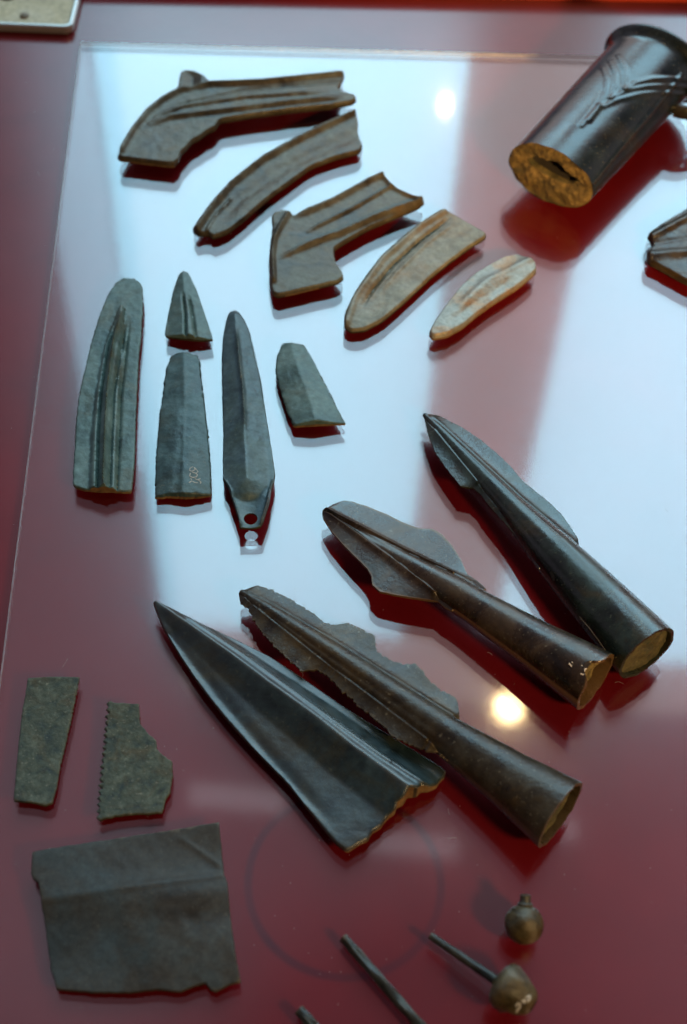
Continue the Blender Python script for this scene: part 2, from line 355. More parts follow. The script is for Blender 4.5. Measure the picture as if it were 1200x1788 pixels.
def plate(name, label, cat, outline, lift, thick, feats, mats, group=None, step=0.0009, jag=0.0002, bevel=0.0010, smooth=1,
          teeth=None, hole=None, rough=0.0001, bend=None, bend_bottom=True, pads=True, rim_t=0.35, side_mat=1, relief=1.5, breaks=()):
    zt = lift + thick
    root = empty(name, (0, 0, 0))
    poly = px2(outline, zt)
    if smooth: poly = chaikin(poly)
    poly = resample(poly, step)
    c = poly.mean(0); root.location = (c[0], c[1], 0.0)
    sd = random.random() * 50
    if jag:
        nx = vnoise(poly, 900, sd) + 0.6 * vnoise(poly, 300, sd + 9); ny = vnoise(poly, 900, sd + 3) + 0.6 * vnoise(poly, 300, sd + 5)
        poly = poly + np.stack([nx, ny], 1) * jag
    if teeth:
        for tp, n_t, amp in teeth:
            line = px2(tp, zt); d, par, sg = seg_dist(poly, line)
            near = d < step * 1.6
            nrm = (poly - c); nrm /= np.linalg.norm(nrm, axis=1)[:, None]
            ph = (par * n_t) % 1.0; tri = 1 - np.abs(ph * 2 - 1)
            dv = line[-1] - line[0]; pv = np.array([dv[1], -dv[0]]); pv /= np.linalg.norm(pv)
            if pv @ (line.mean(0) - c) < 0: pv = -pv
            poly = poly + np.where(near, (tri - 0.5) * amp, 0)[:, None] * pv
    holep = None
    if hole:
        hx, hy, ha, hb = hole
        holep = px2([(hx + ha * math.cos(t), hy + hb * math.sin(t)) for t in np.linspace(0, 2 * math.pi, 28, endpoint=False)], zt)
    mn, mx = poly.min(0), poly.max(0)
    gx, gy = np.meshgrid(np.arange(mn[0], mx[0], step), np.arange(mn[1], mx[1], step * 0.87))
    gx[1::2] += step / 2
    G = np.stack([gx.ravel(), gy.ravel()], 1); G += rng.normal(0, step * 0.06, G.shape)
    G = G[inside(G, poly)]
    d, _, _ = seg_dist(G, poly, True); G = G[d > bevel * 1.1 + step * 0.55]
    pn, pp = np.roll(poly, -1, 0), np.roll(poly, 1, 0); tg = pn - pp; nm = np.stack([-tg[:, 1], tg[:, 0]], 1)
    nm /= np.linalg.norm(nm, axis=1)[:, None] + 1e-12
    if (poly[:, 0] * pn[:, 1] - poly[:, 1] * pn[:, 0]).sum() < 0: nm = -nm
    for off in (0.18, 0.45, 0.75, 1.1):
        Q = poly + nm * (off * bevel); Q = Q[inside(Q, poly)]
        Q = Q[seg_dist(Q, poly, True)[0] > off * bevel * 0.93]; G = np.concatenate([G, Q])
    if holep is not None:
        d, _, _ = seg_dist(G, holep, True); G = G[(d > step * 0.5) & ~inside(G, holep)]
    allp = [poly]; edges = [(i, (i + 1) % len(poly)) for i in range(len(poly))]
    if holep is not None:
        o = len(poly); allp.append(holep); edges += [(o + i, o + (i + 1) % len(holep)) for i in range(len(holep))]
    allp.append(G); A = np.concatenate(allp)
    vo, eo, fo, *_ = delaunay_2d_cdt([Vector(p) for p in A], edges, [], 0, 1e-7)
    V = np.array([[p.x, p.y] for p in vo]); F = np.array([f for f in fo if len(f) == 3])
    cc = V[F].mean(1); k = inside(cc, poly)
    if holep is not None: k &= ~inside(cc, holep)
    F = F[k]
    ed, _, _ = seg_dist(V, poly, True)
    e = np.clip(ed / bevel, 0, 1)
    z = thick * (rim_t + (1 - rim_t) * np.sqrt(1 - (1 - e) ** 2))
    for ft in feats:
        kind, pts, w, h = ft[:4]
        line = px2(pts, zt); dd, par, sg = seg_dist(V, line)
        if isinstance(w, (list, tuple)): w = np.interp(par, np.linspace(0, 1, len(w)), w)
        if isinstance(h, (list, tuple)): h = np.interp(par, np.linspace(0, 1, len(h)), h)
        t = dd / w
        fade = np.clip(ed / (bevel * 0.8), 0.25, 1) if len(ft) < 5 else 1.0
        for en in (0, -1):
            q0 = line[en:][:1] if en else line[:1]
            if kind == 'ridge' and inside(q0, poly)[0] and seg_dist(q0, poly, True)[0][0] > 0.0025:
                pe = par if en == 0 else 1 - par
                h = h * np.clip(pe / 0.16 + 0.05, 0, 1) * np.exp(-np.where(pe < 1e-6, (dd / (np.asarray(w) * 0.8)) ** 2, 0))
        if kind == 'ridge': f = np.exp(-t * t * 1.6)
        elif kind == 'tent': f = np.clip(1 - t, 0, 1)
        elif kind == 'arch': f = np.sqrt(np.clip(1 - np.minimum(t, 1) ** 2, 0, 1))
        elif kind == 'dome': f = 1 / (1 + t * t)
        elif kind == 'step': f = 0.5 + 0.5 * np.tanh(sg * t * 2)
        z = z + f * h * fade * relief
    z = z + vnoise(V, 220, sd) * rough * 2 + vnoise(V, 700, sd) * rough
    bz = np.zeros(len(V))
    if bend is not None: bz = bend(V, c)
    z = np.maximum(z, 0.0004)
    top = np.column_stack([V, lift + z + bz]); bot = np.column_stack([V, np.full(len(V), lift) + (bz if bend_bottom else 0)])
    n = len(V); verts = np.concatenate([top, bot])
    cnt = {}
    for f in F:
        for a, b in ((f[0], f[1]), (f[1], f[2]), (f[2], f[0])):
            cnt[(min(a, b), max(a, b))] = cnt.get((min(a, b), max(a, b)), 0) + 1
    B = [k for k, v_ in cnt.items() if v_ == 1]
    faces = [tuple(f) for f in F] + [(f[2] + n, f[1] + n, f[0] + n) for f in F] + [(a, b, b + n, a + n) for a, b in B]
    mid = np.array([(V[a_] + V[b_]) / 2 for a_, b_ in B]); sm = np.full(len(B), side_mat)
    for zn in breaks:
        sm[seg_dist(mid, px2(zn, zt))[0] < 0.0016] = 2
    mats = mats + [M_break]
    fm = [0] * (2 * len(F)) + list(sm)
    body = mesh_obj('body', verts, faces, mats, root, fm, angle=50)
    if pads and lift > 0.0012:
        # small display pads that hold the find just off the sheet
        ext = mx - mn; ax = np.linalg.svd(poly - c)[2][0]
        L = ((poly - c) @ ax); cand = [c + ax * L.min() * 0.45, c + ax * L.max() * 0.45, c]
        for s in cand:
            P = np.array([s])
            if not inside(P, poly)[0]: continue
            if seg_dist(P, poly, True)[0][0] < 0.0035: continue
            zz = lift + (bend(P, c)[0] if bend is not None and bend_bottom else 0) + 0.0002
            cyl('support_pad', (s[0], s[1], 0.0001), (s[0], s[1], zz), 0.0022, 0.0022, M_pad, root, 12)
    tag(root, label, cat, group)
    return root, body

def cyl(name, a, b, r0, r1, mat, parent, n=20, rings=2, noise_amt=0.0):
    a, b = Vector(a), Vector(b); ax = (b - a).normalized()
    u = ax.orthogonal().normalized(); w = ax.cross(u)
    verts = []; faces = []
    for i in range(rings):
        t = i / (rings - 1); c_ = a.lerp(b, t); r = r0 + (r1 - r0) * t
        for j in range(n):
            th = 2 * math.pi * j / n
            rr = r + noise_amt * noise.noise(Vector((t * 9, math.cos(th) * 2, math.sin(th) * 2)))
            verts.append(c_ + (u * math.cos(th) + w * math.sin(th)) * rr)
    for i in range(rings - 1):
        for j in range(n):
            k = (j + 1) % n
            faces.append((i * n + j, i * n + k, (i + 1) * n + k, (i + 1) * n + j))
    faces.append(tuple(range(n))[::-1]); faces.append(tuple((rings - 1) * n + j for j in range(n)))
    return mesh_obj(name, verts, faces, [mat], parent)

def bvh_world(o):
    me = o.data; off = Vector(o.parent.location) if o.parent else Vector()
    return BVHTree.FromPolygons([v.co + off for v in me.vertices], [tuple(p.vertices) for p in me.polygons])

def strokes(name, body, lines, width, mat, parent, label=None):
    """painted marks lying on a find's surface"""
    tree = bvh_world(body); verts = []; faces = []
    for ln in lines:
        pts = []
        for i in range(len(ln) - 1):
            for k in range(4):
                t = k / 4; pts.append((ln[i][0] * (1 - t) + ln[i + 1][0] * t, ln[i][1] * (1 - t) + ln[i + 1][1] * t))
        pts.append(ln[-1]); hits = []
        for p in pts:
            h = tree.ray_cast(CAM, ray(*p))
            if h[0] is not None:
                nn = h[1] if h[1].dot(ray(*p)) < 0 else -h[1]
                hits.append((h[0] + nn * 0.00012, nn))
        s = len(verts)
        for i, (h, nn) in enumerate(hits):
            a = hits[max(0, i - 1)][0]; b = hits[min(len(hits) - 1, i + 1)][0]
            d = (b - a).normalized(); sd_ = nn.cross(d).normalized()
            ww = width * (0.8 + 0.4 * random.random())
            verts += [h - sd_ * ww, h + nn * 0.00008, h + sd_ * ww]
        for i in range(len(hits) - 1):
            k = s + 3 * i
            faces += [(k, k + 1, k + 4, k + 3), (k + 1, k + 2, k + 5, k + 4)]
    o = mesh_obj(name, verts, faces, [mat], parent)
    if label: o['label'] = label
    return o

G_S = 'sickle pieces in the curved row'
G_B = 'upright blade pieces'
# sickle with the triangular knob
plate('sickle_fragment', 'brown fluted sickle fragment with a pointed knob and forked end, at the top left', 'sickle',
      [(204, 272), (213, 250), (229, 225), (251, 196), (277, 173), (309, 153), (315, 124), (325, 120), (341, 122), (355, 129), (366, 140), (405, 140), (453, 138), (523, 131),
       (576, 124), (597, 121), (602, 128), (595, 144), (591, 153), (603, 159), (619, 163), (623, 170), (613, 176), (576, 182), (507, 189), (427, 200), (384, 207), (376, 219),
       (363, 226), (347, 237), (333, 245), (326, 254), (316, 264), (312, 276), (303, 284), (256, 279)],
      0.0042, 0.0042, [('ridge', [(212, 262), (232, 228), (258, 196), (285, 174), (315, 158), (365, 148), (460, 144), (595, 130)], 0.0028, 0.0030),
                       ('ridge', [(262, 208), (320, 186), (427, 170), (576, 160)], 0.0018, 0.0016),
                       ('ridge', [(250, 222), (300, 205), (421, 190), (500, 180), (612, 168)], 0.0024, 0.0024),
                       ('ridge', [(280, 190), (420, 158), (590, 142)], 0.0018, -0.0008),
                       ('tent', [(335, 130), (335, 150)], 0.006, -0.002)],
      [M_sickle, M_edge], G_S, jag=0.0003, relief=1.0, breaks=[[(204, 272), (256, 279), (303, 284)]])
plate('sickle_fragment', 'plain curved sickle blade with a raised back, second in the curved row', 'sickle',
      [(335, 398), (347, 381), (373, 345), (411, 306), (459, 268), (512, 239), (565, 212), (608, 194), (621, 189), (626, 213), (625, 229), (634, 252), (628, 262), (587, 272), (544, 288),
       (507, 315), (469, 342), (427, 379), (397, 402), (372, 411), (364, 405), (347, 406)],
      0.0018, 0.0036, [('ridge', [(345, 400), (368, 365), (405, 322), (459, 280), (533, 239), (621, 197)], 0.0024, 0.0032),
                       ('ridge', [(372, 395), (420, 345), (500, 290), (625, 232)], 0.006, -0.0012),
                       ('ridge', [(362, 402), (375, 378), (410, 340)], 0.0012, 0.0010)],
      [M_sickle, M_edge], G_S, jag=0.0002, relief=1.0, bend=lambda V, c: 0.0022 * np.clip((V[:, 0] - c[0]) / 0.05, -1, 1) * 0 + 0.0)
sC, bC = plate('sickle_fragment', 'brown ribbed sickle fragment with stepped blade, small knob and notched end', 'sickle',
      [(474, 377), (478, 370), (494, 364), (506, 368), (513, 376), (540, 363), (579, 348), (618, 327), (646, 310), (663, 303), (670, 306), (684, 323), (698, 333), (721, 343), (742, 349), (734, 357),
       (708, 369), (677, 382), (646, 395), (615, 412), (584, 431), (584, 443), (587, 457), (597, 470), (601, 482), (589, 490), (553, 498), (515, 507), (484, 514), (476, 508), (472, 490), (469, 456), (472, 422), (476, 394)],
      0.0036, 0.0034, [('ridge', [(505, 374), (491, 395), (480, 417), (476, 445), (478, 490)], 0.0018, 0.0030),
                       ('ridge', [(512, 380), (579, 352), (646, 315), (665, 307)], 0.0028, 0.0026),
                       ('ridge', [(682, 327), (615, 366), (579, 384), (535, 406)], 0.0013, 0.0018),
                       ('ridge', [(734, 352), (657, 380), (595, 408), (561, 420), (527, 434), (489, 450)], 0.0020, 0.0030),
                       ('ridge', [(670, 308), (684, 325), (705, 337), (738, 350)], 0.0018, 0.0022)],
      [M_sickle, M_edge], G_S, jag=0.0002, relief=1.0, breaks=[[(476, 508), (515, 507), (553, 498)]])
plate('sickle_tip', 'pale grey green sickle tip with a dark lengthwise groove', 'sickle',
      [(601, 566), (602, 544), (615, 516), (637, 481), (665, 446), (700, 414), (732, 389), (757, 372), (770, 365), (780, 366), (795, 374), (821, 389), (850, 406), (848, 412), (821, 428), (786, 454),
       (757, 477), (729, 503), (700, 530), (669, 556), (637, 573), (613, 575)],
      0.0022, 0.0034, [('ridge', [(606, 562), (620, 520), (668, 452), (735, 394), (775, 370)], 0.0028, 0.0018),
                       ('ridge', [(789, 377), (732, 420), (684, 464), (650, 505), (630, 540)], 0.0014, -0.0022),
                       ('ridge', [(800, 385), (745, 425), (695, 474), (660, 515)], 0.0016, 0.0008)],
      [M_sicklepale, M_edge], G_S, jag=0.00012, relief=1.0)
plate('sickle_tip', 'small pale rounded sickle scrap glowing orange along its lower edge', 'sickle',
      [(749, 578), (757, 562), (776, 534), (802, 501), (827, 477), (859, 458), (881, 446), (905, 443), (924, 450), (936, 458), (938, 470), (928, 480), (906, 498), (884, 512), (859, 528),
       (833, 547), (808, 568), (783, 582), (757, 587)],
      0.0030, 0.0036, [('tent', [(770, 572), (840, 508), (925, 466)], 0.012, 0.0008), ('ridge', [(800, 540), (850, 492), (930, 452)], 0.0035, 0.0008), ('ridge', [(775, 570), (830, 530), (900, 485)], 0.003, -0.0004)],
      [bronze('orange_grey_patina', (0.1440, 0.1260, 0.0900), (0.2160, 0.2250, 0.1890), (0.2520, 0.2700, 0.2430), (0.3240, 0.1800, 0.0720), spec=0.30, rough=(0.32, 0.46), metal=0.3, patch=70, bump=0.4, seed=11.0), M_break], G_S, jag=0.00015)

# upright blades
plate('blade_fragment', 'long grey green blade with three lengthwise ribs, leftmost of the upright blades', 'blade',
      [(215, 484), (232, 485), (243, 490), (249, 500), (250, 517), (249, 545), (247, 583), (243, 620), (241, 658), (239, 693), (237, 740), (236, 787), (234, 822), (230, 858), (194, 856), (170, 856),
       (147, 853), (130, 848), (127, 840), (130, 787), (133, 728), (138, 688), (147, 648), (159, 597), (175, 545), (189, 512), (203, 491)],
      0.0026, 0.0022, [('arch', [(213, 540), (198, 608), (188, 690), (182, 770), (180, 856)], [0.0016, 0.0052, 0.0062, 0.0066, 0.0068], 0.0022, 1),
                       ('ridge', [(215, 545), (199, 608), (189, 686), (185, 752), (181, 856)], 0.0008, 0.0020),
                       ('ridge', [(208, 550), (190, 610), (178, 690), (173, 760), (171, 856)], 0.0011, -0.0017),
                       ('ridge', [(220, 560), (208, 630), (199, 690), (195, 770), (192, 856)], 0.0011, -0.0015),
                       ('ridge', [(226, 560), (218, 634), (211, 693), (208, 775), (204, 856)], 0.0007, -0.0008)],
      [M_blade, M_edge], G_B, jag=0.00045, bevel=0.0008, rim_t=0.6, breaks=[[(230, 858), (170, 856), (130, 848)]])
plate('blade_fragment', 'small pointed green grey blade tip with twin grooves', 'blade',
      [(287, 586), (293, 550), (302, 509), (311, 485), (320, 477), (330, 479), (345, 509), (359, 550), (370, 584), (372, 593), (343, 593), (307, 589)],
      0.0024, 0.0018, [('tent', [(320, 485), (330, 593)], 0.011, 0.0022), ('ridge', [(320, 515), (324, 550), (325, 590)], 0.0009, -0.0014), ('ridge', [(330, 520), (338, 560), (342, 592)], 0.0009, -0.0010)],
      [M_blade, M_edge], G_B, jag=0.0003, bevel=0.0007, rim_t=0.6)
sH, bH = plate('blade_fragment', 'dark green tapering blade piece with a faded painted number near its base', 'blade',
      [(298, 623), (316, 619), (345, 621), (350, 631), (352, 662), (359, 712), (363, 752), (368, 806), (369, 864), (325, 868), (298, 866), (271, 868), (271, 820), (274, 766), (280, 712), (287, 667), (291, 640)],
      0.0014, 0.0020, [('tent', [(322, 620), (323, 700), (318, 868)], 0.014, 0.0028), ('ridge', [(326, 690), (322, 760), (312, 860)], 0.004, -0.0006)],
      [M_bladedark, M_edge], G_B, jag=0.0006, relief=1.1, bevel=0.0008, rim_t=0.6, smooth=0, breaks=[[(369, 864), (298, 866), (271, 868)]])
strokes('painted_number', bH, [[(337, 815), (332, 818), (331, 822), (336, 823), (341, 820), (339, 816), (343, 820), (346, 824), (343, 826)],
                               [(333, 826), (331, 831), (336, 834), (343, 833), (345, 829), (341, 826), (336, 825)],
                               [(330, 843), (335, 840), (341, 843), (345, 843)], [(333, 835), (335, 839)], [(340, 836), (345, 838), (350, 836)], [(346, 838), (351, 842), (350, 845)]],
        0.00022, M_paintfaint, sH, 'small faded cream inventory number')
sI, bI = plate('dagger_blade', 'long narrow blue grey dagger blade with a pierced flanged tang', 'dagger',
      [(408, 546), (417, 549), (428, 562), (437, 580), (445, 615), (456, 663), (466, 731), (473, 774), (481, 828), (480, 841), (475, 857), (470, 887), (459, 918), (456, 924), (440, 927), (418, 926), (418, 914),
       (407, 880), (397, 852), (390, 842), (389, 807), (390, 756), (388, 693), (387, 630), (389, 588), (395, 560), (400, 550)],
      0.0034, 0.0020, [('tent', [(411, 560), (418, 643), (424, 690), (428, 782), (432, 850)], 0.011, 0.0034), ('ridge', [(412, 580), (418, 643), (424, 690), (428, 760)], 0.0010, 0.0012),
                       ('ridge', [(391, 845), (400, 862), (412, 900), (419, 925)], 0.0009, 0.0030), ('ridge', [(479, 845), (473, 865), (466, 895), (457, 922)], 0.0009, 0.0030),
                       ('ridge', [(436, 870), (438, 925)], 0.006, -0.0008)],
      [bronze('blue_grey_patina', (0.0231, 0.0504, 0.0575), (0.0525, 0.0936, 0.1000), (0.0893, 0.1380, 0.1400), (0.0441, 0.0744, 0.0575), spec=0.32, rough=(0.30, 0.48), metal=0.08, patch=50, fine=300, bump=0.3, wear_amt=0.08, seed=12.5), M_edge], G_B,
      jag=0.0002, bevel=0.0008, rim_t=0.55, hole=(438, 910, 12, 10), bend=lambda V, c: 0.0030 * np.clip((c[1] - V[:, 1]) / 0.055, 0, 1) ** 2)
plate('blade_fragment', 'short pointed green blade piece with a slanting midrib and brown broken base', 'blade',
      [(492, 603), (507, 603), (532, 604), (545, 625), (561, 655), (579, 690), (591, 715), (604, 739), (559, 741), (514, 744), (503, 722), (493, 692), (484, 665), (481, 645), (483, 623)],
      0.0030, 0.0016, [('tent', [(508, 606), (521, 651), (541, 701), (551, 742)], 0.013, 0.0030)],
      [M_blade, M_edge], G_B, relief=1.0, breaks=[[(604, 739), (559, 741), (514, 744)]], jag=0.0003, bevel=0.0006, rim_t=0.7, smooth=0, teeth=[([(484, 665), (493, 692), (503, 722), (514, 744)], 18, 0.0009), ([(561, 655), (579, 690), (604, 739)], 20, 0.0006)])

# leaf blade without socket
plate('spearhead_fragment', 'large blue black spearhead blade broken off before its socket, lowest of the four', 'spearhead',
      [(266, 1048), (300, 1064), (357, 1091), (417, 1119), (473, 1147), (529, 1184), (594, 1230), (660, 1272), (716, 1305), (779, 1345), (776, 1356), (768, 1363), (762, 1373), (748, 1379), (735, 1380), (727, 1388), (712, 1389), (704, 1402), (693, 1408), (690, 1418), (676, 1428), (664, 1444), (650, 1452), (642, 1466), (626, 1473),
       (607, 1486), (585, 1470), (548, 1424), (501, 1365), (445, 1309), (394, 1253), (347, 1193), (310, 1137), (282, 1090)],
      0.0040, 0.0024, [('tent', [(268, 1050), (340, 1106), (404, 1155), (474, 1211), (544, 1263), (614, 1319), (714, 1390)], [0.003, 0.006, 0.009, 0.011, 0.0125, 0.0135, 0.0145], [0.001, 0.0034, 0.0050, 0.0060, 0.0064, 0.0062, 0.0056], 1),
                       ('dome', [(268, 1050), (404, 1158), (544, 1266), (712, 1392)], [0.003, 0.007, 0.009, 0.011], [0.001, 0.0030, 0.0040, 0.0036], 1),
                       ('ridge', [(330, 1085), (440, 1165), (560, 1258), (660, 1330), (745, 1382)], 0.0014, 0.0014),
                       ('ridge', [(300, 1110), (380, 1215), (470, 1320), (590, 1450)], 0.004, -0.0010)],
      [M_spearblue, M_edge], 'spearheads lying in a row', jag=0.00010, bevel=0.0008, step=0.0010, rim_t=0.4, rough=0.00003, relief=1.0, breaks=[[(779, 1345), (776, 1360), (753, 1378), (718, 1382), (690, 1410), (662, 1440), (637, 1466), (607, 1484)]])

# saws and sheet
plate('saw_fragment', 'narrow tapering green saw fragment at the left edge of the sheet', 'saw',
      [(49, 1184), (92, 1182), (139, 1183), (137, 1198), (128, 1238), (117, 1289), (106, 1333), (99, 1375), (92, 1403), (79, 1408), (62, 1403), (40, 1401), (24, 1400), (26, 1370), (31, 1308), (38, 1249), (46, 1201)],
      0.0010, 0.0014, [], [M_saw, M_edge], 'small saw fragments', jag=0.00025, bevel=0.0006, smooth=0, bend=lambda V, c: 0.0008 * ((V[:, 1] - c[1]) / 0.03) ** 2,
      teeth=[([(137, 1198), (117, 1289), (106, 1333)], 26, 0.0006), ([(26, 1370), (38, 1249), (46, 1201)], 26, 0.0004)])
plate('saw_fragment', 'broken greenish saw fragment with clear teeth down its left edge', 'saw',
      [(189, 1224), (205, 1228), (243, 1230), (245, 1263), (260, 1281), (273, 1292), (274, 1307), (290, 1321), (301, 1329), (302, 1354), (297, 1384), (288, 1401), (284, 1420), (264, 1422), (235, 1422), (198, 1427), (170, 1433), (176, 1355), (182, 1297)],
      0.0012, 0.0014, [], [M_saw, M_edge], 'small saw fragments', jag=0.0004, bevel=0.0006, smooth=0, step=0.0007, bend=lambda V, c: 0.001 * ((V[:, 1] - c[1]) / 0.03) ** 2,
      teeth=[([(189, 1224), (182, 1297), (176, 1355), (170, 1433)], 19, 0.0019)])
def s_bend(V, c):
    y = (V[:, 1] - c[1]); x = (V[:, 0] - c[0])
    return 0.0016 + 0.0016 * np.exp(-((y - 0.006 - 0.10 * x) / 0.008) ** 2) + 0.0012 * np.sin(x * 60 + 1) * 0.5 + 0.0010 * np.cos(y * 90 + x * 30)
plate('metal_sheet', 'squarish brown bronze sheet with a crease across it and ragged lower edge', 'metal sheet',
      [(57, 1490), (110, 1479), (220, 1462), (312, 1449), (383, 1437), (387, 1479), (392, 1530), (398, 1545), (403, 1607), (414, 1680), (421, 1717), (396, 1723), (378, 1734), (368, 1730), (359, 1719), (341, 1723), (315, 1734),
       (279, 1730), (220, 1735), (165, 1734), (99, 1728), (88, 1690), (79, 1618), (71, 1560), (68, 1545), (59, 1538), (55, 1527)],
      0.0012, 0.0013, [('ridge', [(70, 1578), (200, 1560), (300, 1545), (395, 1530)], 0.0022, 0.0008), ('ridge', [(310, 1462), (388, 1515)], 0.0012, 0.0006), ('ridge', [(320, 1620), (400, 1590)], 0.008, -0.0008), ('ridge', [(90, 1625), (120, 1660)], 0.0012, 0.0004)],
      [M_sheetmetal, M_edge], None, jag=0.00025, bevel=0.0005, smooth=0, step=0.0013, bend=s_bend, rough=0.00008, relief=0.7)
# find cut off by the right edge of the picture
plate('tool_fragment', 'dark ridged bronze fragment with a notched end, cut off at the right edge', 'tool fragment',
      [(1132, 406), (1150, 392), (1200, 362), (1260, 330), (1320, 420), (1270, 520), (1200, 488), (1160, 466), (1134, 452), (1131, 436), (1142, 427), (1138, 416)],
      0.0024, 0.0044, [('ridge', [(1136, 415), (1200, 380), (1280, 350)], 0.003, 0.003), ('ridge', [(1140, 445), (1200, 440), (1290, 430)], 0.004, 0.003), ('ridge', [(1140, 425), (1200, 415), (1290, 400)], 0.002, -0.001)],
      [M_spearrough, M_edge], None, jag=0.0003, relief=0.6)

# ------------------------------------------------------------------ socketed spearheads
def spear(name, label, tip, end, ztip, zend, left, right, radii, mats, blade_t=(0.0016, 0.0005), hollow=0.006, wall=0.86, flat=1.0, nl=320, jag=0.00025, notch=None, extra=None, core_mat=None, end_jag=0.0006, crest=None, roll=0.0):
    a = at(*tip, ztip); b = at(*end, zend); ax = (b - a); Lh = ax.length; ax.normalize()
    lat = ax.cross(Vector((0, 0, 1))).normalized(); up = lat.cross(ax).normalized()   # lat: to the viewer's left of the axis when looking at the socket
    if up.z < 0: up = -up
    if roll:
        q_ = Matrix.Rotation(roll, 3, ax); lat = q_ @ lat; up = q_ @ up
    root = empty(name, (b.x, b.y, 0))
    def uv(p):
        d = ray(*p); t = (a - CAM).dot(up) / d.dot(up); P = CAM + d * t - a
        return P.dot(ax), P.dot(lat)
    Lp = [q_ for q_ in sorted(uv(p) for p in left)]; Rp = [q_ for q_ in sorted(uv(p) for p in right)]
    if sum(v_ for _, v_ in Lp) > sum(v_ for _, v_ in Rp): Lp, Rp = Rp, Lp
    us = np.linspace(0, Lh, nl)
    R = np.interp(us / Lh, [r[0] for r in radii], [r[1] for r in radii])
    if len(radii) > 2:
        k = np.ones(9) / 9; Rp_ = np.pad(R, 4, mode='edge'); R = np.convolve(Rp_, k, 'valid'); R[0] = radii[0][1]
    lo = np.interp(us, [p[0] for p in Lp], [-p[1] for p in Lp], right=0.0)
    hi = np.interp(us, [p[0] for p in Rp], [p[1] for p in Rp], right=0.0)
    tp_ = np.sqrt(np.clip(us / 0.004, 0, 1)); lo = np.maximum(lo, 0) * tp_; hi = np.maximum(hi, 0) * tp_
    sd = random.random() * 40
    nz = np.array([noise.noise(Vector((u * 500, sd, 0))) + 0.6 * noise.noise(Vector((u * 1400, sd, 3))) for u in us])
    nz2 = np.array([noise.noise(Vector((u * 500, sd + 20, 0))) + 0.6 * noise.noise(Vector((u * 1400, sd + 20, 3))) for u in us])
    lo = lo + nz * jag * (lo > R * 1.05); hi = hi + nz2 * jag * (hi > R * 1.05)
    NB, NR = 12, 28
    verts = []; faces = []
    for i, u in enumerate(us):
        r = R[i]; ring_t = []; bl = max(0.0, lo[i] - r); brr = max(0.0, hi[i] - r)
        vsamp = [-(r + bl * (1 - k / NB)) for k in range(NB)] + [-r * math.cos(math.pi * k / NR) for k in range(NR + 1)] + [r + brr * (k / NB) for k in range(1, NB + 1)]
        for s in (1, -1):
            row = []
            for v_ in vsamp:
                av = abs(v_); bb = (bl if v_ < 0 else brr)
                rib = math.sqrt(max(0.0, r * r - v_ * v_)) * flat
                if bb > 1e-5:
                    g = min(1.0, bb / 0.004)
                    fl = (blade_t[1] + (blade_t[0] - blade_t[1]) * max(0.0, 1 - max(0, av - r) / bb)) * g
                    fil = min(0.0020, 0.22 * r) * math.exp(-max(0.0, av - r) / 0.0016) * g
                    w_ = max(rib, 0) if rib > fl + fil else fl + fil * (1 if av >= r else 1)
                    w_ = max(w_, fl)
                else:
                    w_ = max(rib, 1e-5)
                if extra and s > 0: w_ += extra(u / Lh, v_, r, bl if v_ < 0 else brr)
                uu = u
                if i == nl - 1: uu = u + noise.noise(Vector((v_ * 300, s * 2.0, sd))) * end_jag
                if notch and i >= nl - notch[3] and s > 0:
                    th = v_ / max(r, 1e-6)
                    f = math.exp(-((th - notch[0]) / notch[1]) ** 2) * notch[2] * ((i - (nl - notch[3])) / (notch[3] - 1))
                    uu = uu - f
                row.append(a + ax * uu + lat * v_ + up * (w_ * s))
            ring_t.append(row)
        verts += ring_t[0] + ring_t[1][::-1]
    n = len(vsamp) * 2
    for i in range(nl - 1):
        for j in range(n):
            k = (j + 1) % n
            faces.append((i * n + j, i * n + k, (i + 1) * n + k, (i + 1) * n + j))
    faces.append(tuple(range(n)))
    # inner wall of the socket
    m = len(vsamp); last = (nl - 1) * n; s0 = len(verts); cen_ = b
    for depth in (0.0, hollow * 2.0):
        for j in range(n):
            p = Vector(verts[last + j]); rel = p - a; uu = rel.dot(ax)
            rad = rel - ax * uu
            verts.append(a + ax * (uu - depth) + rad * wall)
    for j in range(n):
        k = (j + 1) % n
        faces.append((last + j, last + k, s0 + k, s0 + j)); faces.append((s0 + j, s0 + k, s0 + n + k, s0 + n + j))
    body = mesh_obj('body', verts, faces, mats, root, angle=55)
    # packed earth core closing the socket
    cv = []; cf = []; NRn, NT = 14, 48; r = R[-1] * wall * 1.03
    for i in range(NRn + 1):
        for j in range(NT):
            th = 2 * math.pi * j / NT; rr = r * i / NRn
            x, y = rr * math.cos(th), rr * math.sin(th) * flat
            dpt = hollow + 0.0012 * noise.noise(Vector((x * 180, y * 180, sd))) + 0.0006 * noise.noise(Vector((x * 600, y * 600, sd)))
            cv.append(b - ax * dpt + lat * x + up * y)
    for i in range(NRn):
        for j in range(NT):
            k = (j + 1) % NT; cf.append((i * NT + j, i * NT + k, (i + 1) * NT + k, (i + 1) * NT + j))
    mesh_obj('socket_filling', cv, cf, [core_mat or M_core], root, angle=80)
    tag(root, label, 'spearhead', 'spearheads lying in a row')
    return root, body, (a, b, ax, lat, up, Lh)

